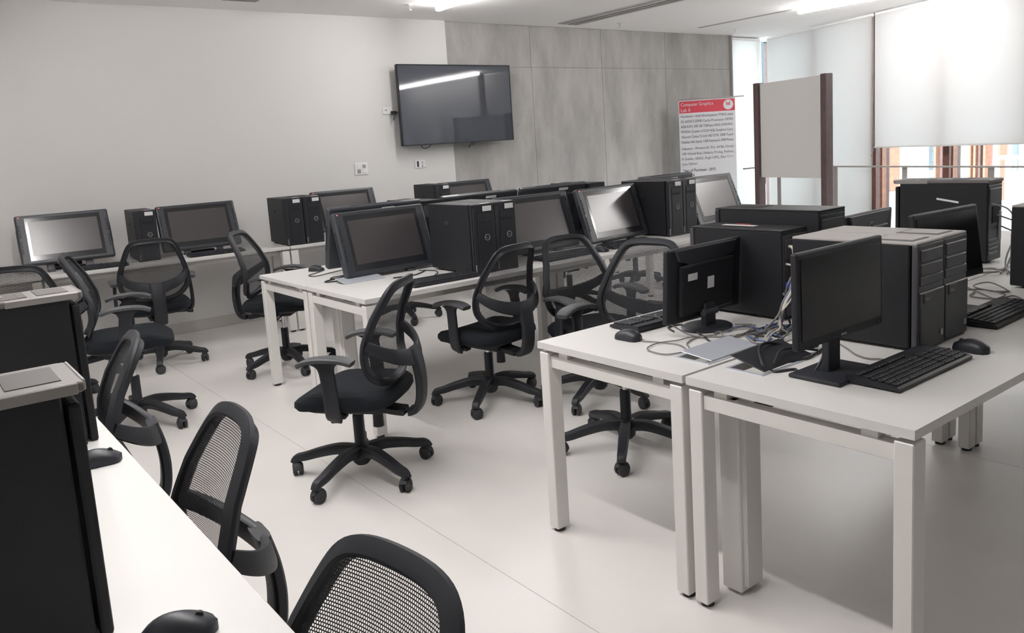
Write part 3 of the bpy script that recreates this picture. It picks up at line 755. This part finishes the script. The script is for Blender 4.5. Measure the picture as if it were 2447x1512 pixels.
# ================================================================== PEN DISPLAYS AND MONITORS
def plane_m(t, zb): return Matrix.Translation((0, 0, zb - ZT)) @ Matrix.Rotation(-t, 4, 'X')
def pen_display(x, y, zb, yaw, tilt, label, led=True):
    t = thing('pen_display', label, 'display', (x, y, ZT), yaw, 'pen displays')
    m = plane_m(tilt, zb); w, h, th = .65, .40, .05
    def pb(name, c, s, mt, p=t, bev=.002, seg=1): return obj(name, box(new(), c, s, bev, seg, m), mt, p)
    body = pb('body', (0, th / 2, h / 2), (w, th, h), 'dispb', t, .014, 3)
    bz = pb('bezel_glass', (0, -.0005, h / 2 + .002), (.525, .003, .345), 'dispg', body, .001)
    pb('screen', (0, -.002, h / 2 + .006), (.477, .002, .27), 'screen', body, .0005)
    for sx in (-1, 1):
        for k in range(8):
            pb('express_key', (sx * (w / 2 - .022), -.0015, .10 + .027 * k + (.02 if k > 3 else 0)), (.014, .004, .020), 'blk2', body, .0012)
        pb('touch_strip', (sx * (w / 2 + .0002), th * .45, h * .5), (.004, .018, .17), 'blk', body, .001)
    pb('maker_mark', (0, -.001, .022), (.04, .0012, .006), 'greyb', body, .0003)
    if led: pb('power_light', (-w / 2 + .028, -.001, h - .018), (.008, .002, .005), 'led', body, .0005)
    pb('rear_cover', (0, th + .008, h * .5), (w * .62, .02, h * .7), 'blk', body, .008, 2)
    pb('vent_slot', (0, th * .5, h + .0005), (w * .55, .006, .002), 'dark', body, .0003)
    pb('rear_label', (-.08, th + .001, h - .03), (.09, .002, .018), 'white', body, .0003)
    # stand: two front feet and a raked rear plate
    tb = math.sin(tilt) * .24; 
    for sx in (-.135, .135):
        f = new(); P = catmull([(sx, .03, .01), (sx, .02, .018), (sx, .055, zb - ZT + .02), (sx, .10, zb - ZT + .12)], 4); tube(f, P, .028, .008, 8, up=(0, 1, .3), sq=True)
        box(f, (sx, .025, .007), (.056, .05, .014), .003)
        obj('stand_foot', f, 'greyb', t)
    st = new(); P = [(0, .085 + tb, zb - ZT + .20), (0, .16, .02)]; tube(st, P, .10, .007, 8, up=(0, 1, 0), sq=True); box(st, (0, .16, .008), (.24, .05, .016), .004)
    obj('stand_plate', st, 'blk', t)
    return t
PD = [(1.063, 7.05, .819, -.05, .347, 'leftmost pen display on the wall desk with a red power light'),
      (2.08, 7.03, .795, -.04, .343, 'pen display on the wall desk between single tower and sideways chair'),
      (3.47, 7.04, .80, -.05, .35, 'pen display on the wall desk behind the black tower pair'),
      (4.78, 6.86, .79, -.05, .40, 'pen display on the wall desk, top edge showing before the concrete'),
      (2.40, 4.34, .773, .055, .29, 'largest pen display, at the near corner of the middle desk'),
      (3.47, 4.16, .772, .01, .32, 'pen display on the middle desk right of the twin towers'),
      (4.13, 4.09, .775, .09, .318, 'pen display with brightly reflecting white screen'),
      (5.16, 3.98, .785, .08, .374, 'pale-screened pen display below the roll-up banner'),
      (2.445, 4.72, .799, 3.11, .28, 'pen display seen from behind, back to back with the largest one'),
      (3.27, 4.74, .80, PI, .30, 'dark back of a pen display behind the twin towers'),
      (3.95, 4.74, .80, PI, .30, 'dark back of a pen display behind the brightly reflecting one'),
      (5.20, 4.74, .785, PI, .30, 'dark back of the farthest pen display on the middle desks')]
for a in PD: pen_display(*a)
def monitor(x, y, zb, yaw, tilt, label, base, by=.03, rot_disc=0):
    t = thing('monitor', label, 'monitor', (x, y, ZT), yaw, 'flat office monitors')
    m = plane_m(tilt, zb); w, h, th = .456, .275, .022
    def pb(name, c, s, mt, p=t, bev=.002, seg=1): return obj(name, box(new(), c, s, bev, seg, m), mt, p)
    bd_ = pb('housing', (0, th / 2, h / 2), (w, th, h), 'blk', t, .006, 2)
    pb('screen', (0, -.001, h / 2 + .004), (w - .034, .003, h - .045), 'gloss', bd_, .0005)
    pb('rear_bulge', (0, th + .006, h * .42), (w * .72, .020, h * .70), 'tower', bd_, .009, 3)
    bm = new()
    P = [(-.19, h - .006), (.19, h - .006), (.17, h - .045), (.08, h - .075), (-.08, h - .075), (-.17, h - .045)]
    rings(bm, [[(p[0] * s_, yy, p[1]) for p in P] for yy, s_ in ((th - .002, 1), (th + .010, .97))]); bmesh.ops.transform(bm, matrix=m, verts=bm.verts)
    obj('rear_scoop', bm, 'blk2', bd_)
    pb('rear_label', (.10, th + .0168, h * .60), (.055, .0015, .026), 'white', bd_, .0003)
    pb('rating_label', (-.012, th + .0168, h * .47), (.04, .0015, .045), 'white', bd_, .0003)
    pb('power_button', (w / 2 - .03, -.002, .010), (.012, .002, .005), 'greyb', bd_, .0005)
    pb('maker_mark', (0, -.002, .011), (.03, .0015, .006), 'silver', bd_, .0003)
    nk = new(); box2(nk, (-.032, .026, .008), (.032, .052, zb - ZT + .05), .006, 2); obj('neck', nk, 'blk2', t)
    hn = new(); cyl(hn, (-.04, .045, zb - ZT + .015), (.04, .045, zb - ZT + .015), .014, n=12); obj('hinge', hn, 'greyb', t)
    if base == 'round':
        b = lathe(new(), [(.095, 0), (.098, .006), (.09, .011), (.04, .014)], 36); bmesh.ops.scale(b, vec=(1.12, .9, 1), verts=b.verts); bmesh.ops.translate(b, vec=(0, .03, 0), verts=b.verts)
        obj('base_disc', b, 'blk2', t, smooth=True)
    else:
        obj('base_plate', box2(new(), (-.115, -.055, 0), (.115, .11, .013), .005, 2), 'blk2', t)
    return t
monitor(2.396, 1.975, .800, 3.19, .06, 'monitor seen from behind with white labels, on a round base', 'round')
monitor(2.15, 1.245, .866, 0, .01, 'screen-forward monitor on a square base on the nearest desk', 'plate')
monitor(3.13, 1.365, .869, -.06, .12, 'dark monitor behind the dusty-lidded towers, facing the camera', 'plate')
ms = monitor(3.36, 1.86, .825, 3.2, .05, 'back of a monitor with ring emblem beyond the long dark tower', 'round')
obj('emblem_ring', tube(new(), [(.018 * math.cos(2 * PI * k / 24), 0, .018 * math.sin(2 * PI * k / 24)) for k in range(24)], .0018, n=6, closed=True, up=(0, 1, 0)), 'silver', ms, loc=(0, .048, .285))
monitor(4.75, 1.42, .88, -.35, .1, 'brownish monitor at the right edge before the window', 'plate')

# ================================================================== KEYBOARDS AND MICE
def kb_meshes():
    bm = new()
    prof = [(-.078, .004), (-.078, .012), (-.07, .016), (.06, .026), (.076, .026), (.078, .020), (.078, .004)]
    rings(bm, [[(x, y, z) for y, z in prof] for x in (-.222, .222)])
    body = to_mesh(bm, 'keyboard_body', 'blk', False)
    bm = new()
    def key(x, y, w, d): 
        z = .016 + (y + .07) / .13 * .010
        box2(bm, (x, y, z), (x + w, y + d, z + .0065), .0012)
    for r in range(5):
        for k in range(15): key(-.212 + .0187 * k + (0 if r != 4 else 0), -.066 + .0195 * r, .0160, .0165)
        for k in range(3): key(.078 + .0187 * k, -.066 + .0195 * r, .0160, .0165)
        for k in range(4): key(.140 + .0187 * k, -.066 + .0195 * r, .0160, .0165)
    for k in range(13): key(-.212 + .0187 * k + .006 * (k // 4), .040, .0160, .014)
    return body, to_mesh(bm, 'keys', 'blk2', False)
KB, KK = kb_meshes()
def keyboard(x, y, rz, label, flip=False):
    t = thing('keyboard', label, 'keyboard', (x, y, ZT), rz, 'black keyboards')
    obj('body', KB, parent=t); k = obj('keys', KK, parent=t); k['kind'] = 'stuff'
    for sx in (-.17, .17): obj('riser_foot', box2(new(), (sx - .02, .05, 0), (sx + .02, .07, .005)), 'rubber', t)
    obj('front_foot', box2(new(), (-.2, -.07, 0), (.2, -.06, .005)), 'rubber', t)
def mouse_mesh():
    bm = new(); R = []
    n = 14
    for k in range(n + 1):
        u = k / n; y = -.056 + .112 * u
        w = .031 * (max(0, 1 - (2 * u - 1) ** 4)) ** .5 * (1 - .12 * math.sin(PI * u)) + .002
        h = .036 * math.sin(PI * (.10 + .84 * u) ** 1.25) ** .6 + .003
        R.append([(w * math.cos(a), y, .002 + max(0, h * math.sin(a) ** .75) if a <= PI else .002) for a in [j * PI / 12 for j in range(13)]])
    rings(bm, R); return to_mesh(bm, 'mouse_shell', 'blk2', True)
MM = mouse_mesh()
WH = to_mesh(cyl(new(), (-.003, -.03, .030), (.003, -.03, .030), .007, n=12), 'wheel', 'rubber')
def mouse(x, y, rz, label):
    t = thing('mouse', label, 'mouse', (x, y, ZT), rz, 'computer mice')
    obj('shell', MM, parent=t); obj('scroll_wheel', WH, parent=t)
keyboard(2.39, 2.155, PI - .02, 'black keyboard in front of the round-based monitor, on the far side')
keyboard(2.31, 1.125, .0, 'nearest black keyboard, in front of the screen-forward monitor')
keyboard(3.16, 1.22, .02, 'black keyboard at the right edge beside the dusty tower')
keyboard(2.42, 3.84, 0, 'black keyboard below the largest pen display')
keyboard(3.42, 3.90, .03, 'black keyboard glimpsed through the mesh of a chair back')
keyboard(4.02, 3.93, .03, 'black keyboard under the brightly reflecting display')
keyboard(*wt(2.10, .13), WR, 'black keyboard under the pen display right of the single tower')
keyboard(*wt(1.20, .13), WR, 'black keyboard under the leftmost pen display')
mouse(2.08, 2.05, PI + .05, 'black mouse by the round-based monitor keyboard at the desk corner')
mouse(2.625, 1.09, PI - .1, 'black mouse right of the nearest keyboard')
mouse(2.17, 4.97, .6, 'dark mouse alone at the far corner of the middle desk')
mouse(3.70, 3.86, .1, 'dark mouse on the middle desk below the reflecting display')
mouse(.33, 2.215, 1.45, 'black mouse on the left desk half hidden by the second tower')
mouse(.27, 1.275, 1.2, 'black mouse on the left desk at the bottom edge of the picture')

# ================================================================== FLAPS, SHEETS, CABLES
t = thing('cable_flap', 'open pale metal cable flap on the desk with the round-based monitor', 'cable flap', (0, 0, 0))
obj('frame', (lambda bm: (box2(bm, (1.995, 1.615, ZT), (2.29, 1.625, ZT + .003)), box2(bm, (1.995, 1.745, ZT), (2.29, 1.755, ZT + .003)), box2(bm, (1.995, 1.625, ZT), (2.005, 1.745, ZT + .003)), box2(bm, (2.28, 1.625, ZT), (2.29, 1.745, ZT + .003)), bm)[-1])(new()), 'alu', t)
obj('lid', box2(new(), (0, 0, 0), (.265, .125, .003), .001), 'alu', t, loc=(2.02, 1.625, ZT + .004), rot=(.10, 0, .03))
t = thing('cable_flap', 'dark opened cable flap stuffed with plugs on the nearest desk', 'cable flap', (0, 0, 0))
obj('frame', (lambda bm: (box2(bm, (1.995, 1.415, ZT), (2.29, 1.425, ZT + .003)), box2(bm, (1.995, 1.54, ZT), (2.29, 1.55, ZT + .003)), box2(bm, (1.995, 1.425, ZT), (2.005, 1.54, ZT + .003)), box2(bm, (2.28, 1.425, ZT), (2.29, 1.54, ZT + .003)), bm)[-1])(new()), 'alu', t)
obj('lid', box2(new(), (0, 0, 0), (.265, .125, .003), .001), 'blk', t, loc=(2.015, 1.422, ZT + .006), rot=(.26, 0, .03))
t = thing('cable_flap', 'pale opened cable flap under the largest pen display', 'cable flap', (0, 0, 0))
obj('lid', box2(new(), (0, 0, 0), (.265, .125, .003), .001), 'alu', t, loc=(2.02, 4.255, ZT + .002), rot=(.16, 0, 0))
obj('hinge', cyl(new(), (2.02, 4.255, ZT + .004), (2.285, 4.255, ZT + .004), .004, n=8), 'alu', t)
def cable(P, m, label, r=.003, group='loose cables on the desks'):
    o = obj('cable', tube(new(), catmull(P, 8), r, n=8), m, smooth=True); return tag(o, label, 'cable', group)
za = ZT + .004
def fl(L, z=za): return [(x, y, z + .006 * abs(math.sin(3.1 * k))) for k, (x, y) in enumerate(L)]
cable(fl([(2.08, 1.985), (2.108, 1.916), (2.119, 1.844), (2.072, 1.774), (1.998, 1.79), (1.992, 1.858), (2.022, 1.902), (2.095, 1.914), (2.162, 1.885), (2.222, 1.878), (2.30, 1.83)]), 'cgrey', 'thin mouse cable looping at the desk corner by the pale flap', .0022)
cable(fl([(2.12, 1.80), (2.16, 1.84), (2.251, 1.86), (2.30, 1.80), (2.36, 1.77)]), 'cgrey', 'thin dark cable joining the mouse loop to the tangle', .0025)
cable(fl([(2.378, 1.831), (2.456, 1.851), (2.485, 1.798), (2.439, 1.694), (2.349, 1.641), (2.339, 1.694), (2.391, 1.758), (2.45, 1.745), (2.413, 1.626)]), 'cblue', 'blue network cable coiled behind the round monitor base', .0035)
cable(fl([(2.26, 1.99), (2.30, 2.05), (2.36, 2.03), (2.27, 1.86), (2.219, 1.781), (2.268, 1.747), (2.348, 1.763), (2.565, 1.755)]), 'cblack', 'black cable wrapped past the round monitor base', .0035)
cable(fl([(2.56, 1.755), (2.474, 1.701), (2.388, 1.609), (2.274, 1.525), (2.20, 1.50)]), 'cblack', 'black power cable running into the dark flap', .004)
cable(fl([(2.255, 1.764), (2.355, 1.775), (2.41, 1.744), (2.405, 1.688), (2.364, 1.592), (2.317, 1.514)]), 'cwhite', 'beige cable lying across the tangle', .0035)
cable(fl([(2.20, 1.48), (2.10, 1.46), (2.05, 1.411), (2.107, 1.377), (2.06, 1.34), (2.10, 1.315)]) + [(2.15, 1.31, .80), (2.16, 1.30, .88)], 'cblack', 'black monitor cable curving from the flap round the square base', .004)
cable(fl([(2.12, 1.47), (2.163, 1.443), (2.227, 1.418), (2.30, 1.425), (2.36, 1.44)]), 'cblack', 'thick black cable from the dark flap under the monitor', .005)
cable(fl([(2.45, 1.43), (2.41, 1.38), (2.364, 1.326), (2.345, 1.276), (2.36, 1.24), (2.34, 1.21)]), 'cgrey', 'keyboard cable curving behind the nearest keyboard', .0025)
cable(fl([(2.605, 1.145), (2.57, 1.165), (2.54, 1.185), (2.52, 1.19)]), 'cblack', 'short mouse cable behind the nearest keyboard', .0022)
cable([(2.15, 1.98, .84), (2.20, 1.955, .80), (2.235, 1.90, .762), (2.25, 1.84, .756)], 'cgrey', 'grey cable dropping past the round base', .003)
# bundle behind the labelled tower
def bund(dx, dy, m, label, z0, r=.0035):
    L = [(2.685 + dx, 1.775, z0), (2.62 + dx * .6, 1.715 + dy, z0 + .006), (2.59 + dx * .3, 1.69 + dy, z0 * .6 + .395), (2.595, 1.68 + dy, .945), (2.565, 1.68 + dy * .6, .90), (2.525, 1.685 + dy * .6, .855), (2.505 + dx * .5, 1.69, .815), (2.50 + dx, 1.70 + dy, .77), (2.45 + dx, 1.70 + dy, .757), (2.36 + dx, 1.66 + dy, .757)]
    cable(L, m, label, r, 'cables hanging behind the labelled tower')
bund(0, 0, 'cwhite', 'thick pale cable arching from the rear of the labelled tower', 1.035, .006)
bund(-.02, -.02, 'cwhite', 'thinner pale cable in the bundle behind the labelled tower', .97, .004)
bund(.03, .01, 'cblue', 'blue cable in the bundle behind the labelled tower', .94, .004)
bund(.05, -.015, 'cblack', 'black cable in the bundle behind the labelled tower', .90, .004)
bund(-.04, .02, 'cgrey', 'grey cable in the bundle behind the labelled tower', .86, .004)
o = tag(obj('video_plug', box2(new(), (2.655, 1.735, .875), (2.695, 1.775, .90), .004, 2), 'blue'), 'blue video plug on the rear of the labelled tower', 'plug')
cable(fl([(3.565, 1.503), (3.599, 1.45), (3.552, 1.351), (3.44, 1.335), (3.42, 1.39), (3.44, 1.437), (3.52, 1.45)]), 'cgrey', 'looped grey cable on the desk by the right-hand keyboard', .003)
cable(fl([(3.66, 1.562), (3.53, 1.44), (3.43, 1.33), (3.526, 1.31), (3.46, 1.243), (3.40, 1.17)]), 'cgrey', 'long grey cable trailing to the right edge of the picture', .003)
for k, (dx, lab) in enumerate(((0, 'dark cable hanging from the rear of the capped tower, first of three'), (.06, 'dark cable hanging from the rear of the capped tower, middle of three'), (.11, 'dark cable hanging from the rear of the capped tower, last of three'))):
    cable([(4.28 + dx, 1.70, 1.05 - .06 * k), (4.29 + dx, 1.62, 1.02 - .06 * k), (4.27 + dx, 1.58 - .02 * k, .93), (4.22 + dx, 1.60, .80), (4.12 + dx, 1.56 + .02 * k, .757), (4.0, 1.48 + .03 * k, .757)], 'cgrey', lab, .004, 'cables behind the capped tower')
cable(fl([(2.19, 4.92), (2.12, 4.86), (2.04, 4.80), (2.05, 4.72), (2.16, 4.76), (2.27, 4.80)]), 'cblack', 'mouse cable at the far corner of the middle desk', .003)
cable(fl([(2.27, 4.62), (2.12, 4.52), (2.0, 4.46), (1.99, 4.42), (2.06, 4.40), (2.15, 4.46), (2.26, 4.55)]), 'cblack', 'black cable loop by the pale flap of the largest pen display', .004)
cable(fl([(2.30, 4.66), (2.18, 4.58), (2.10, 4.57), (2.06, 4.52), (2.14, 4.50), (2.25, 4.50)]), 'cblack', 'second black cable loop under the largest pen display', .003)
cable(fl([(2.55, 4.30), (2.60, 4.20), (2.56, 4.10), (2.50, 4.03), (2.53, 3.94)]), 'cblack', 'keyboard cable below the largest pen display', .003)
cable(fl([(2.58, 4.27), (2.50, 4.20), (2.42, 4.16), (2.30, 4.18)]), 'cblack', 'black cable between the stand feet of the largest display', .004)
cable(fl([(3.84, 4.30), (3.80, 4.20), (3.83, 4.10), (3.78, 4.02), (3.74, 3.92)]), 'cblack', 'black cable between two pen displays on the middle desk', .003)

rnd = random.Random(3)
def loops(cx_, cy_, n, r0, m, label, rad, sx=1.0, sy=1.0, group='loose cables on the desks'):
    P = []; a = rnd.uniform(0, 6)
    for k in range(n):
        a += rnd.uniform(.7, 1.5); r = r0 * rnd.uniform(.45, 1.1)
        P.append((cx_ + r * sx * math.cos(a), cy_ + r * sy * math.sin(a), za + rnd.uniform(0, .02)))
    cable(P, m, label, rad, group)
loops(2.46, 1.70, 9, .10, 'cblack', 'black cable coil beneath the hanging bundle', .0035, 1.0, .7)
loops(2.36, 1.79, 8, .09, 'cgrey', 'dark grey cable curled beside the pale flap', .003, 1.3, .6)
loops(2.52, 1.71, 7, .08, 'cblue', 'second blue cable loop at the foot of the labelled tower', .0035, .8, .5)
loops(2.40, 1.66, 8, .10, 'cgrey', 'grey cable lying over the seam between the near desks', .0035, 1.2, .6)
loops(2.33, 1.50, 7, .08, 'cblack', 'black cable heap at the far end of the dark flap', .004, 1.0, .7)
loops(3.98, 1.62, 9, .14, 'cgrey', 'grey cable heap behind the tower at the right edge', .004, .9, .7)
loops(4.02, 1.75, 8, .13, 'cblack', 'black cable heap below the capped tower', .004, .9, .6)
loops(3.60, 1.40, 8, .11, 'cgrey', 'loose grey cable rings behind the right-hand keyboard', .003, .8, .7)
cable([(2.02, 1.43, .775), (2.10, 1.50, .80), (2.20, 1.53, .795), (2.30, 1.50, .762), (2.40, 1.48, .757)], 'cblack', 'black cable lying over the dark flap', .0045)
cable([(2.06, 1.42, .772), (2.16, 1.46, .79), (2.26, 1.46, .775), (2.33, 1.44, .757)], 'cblack', 'second black cable lying over the dark flap', .0045)
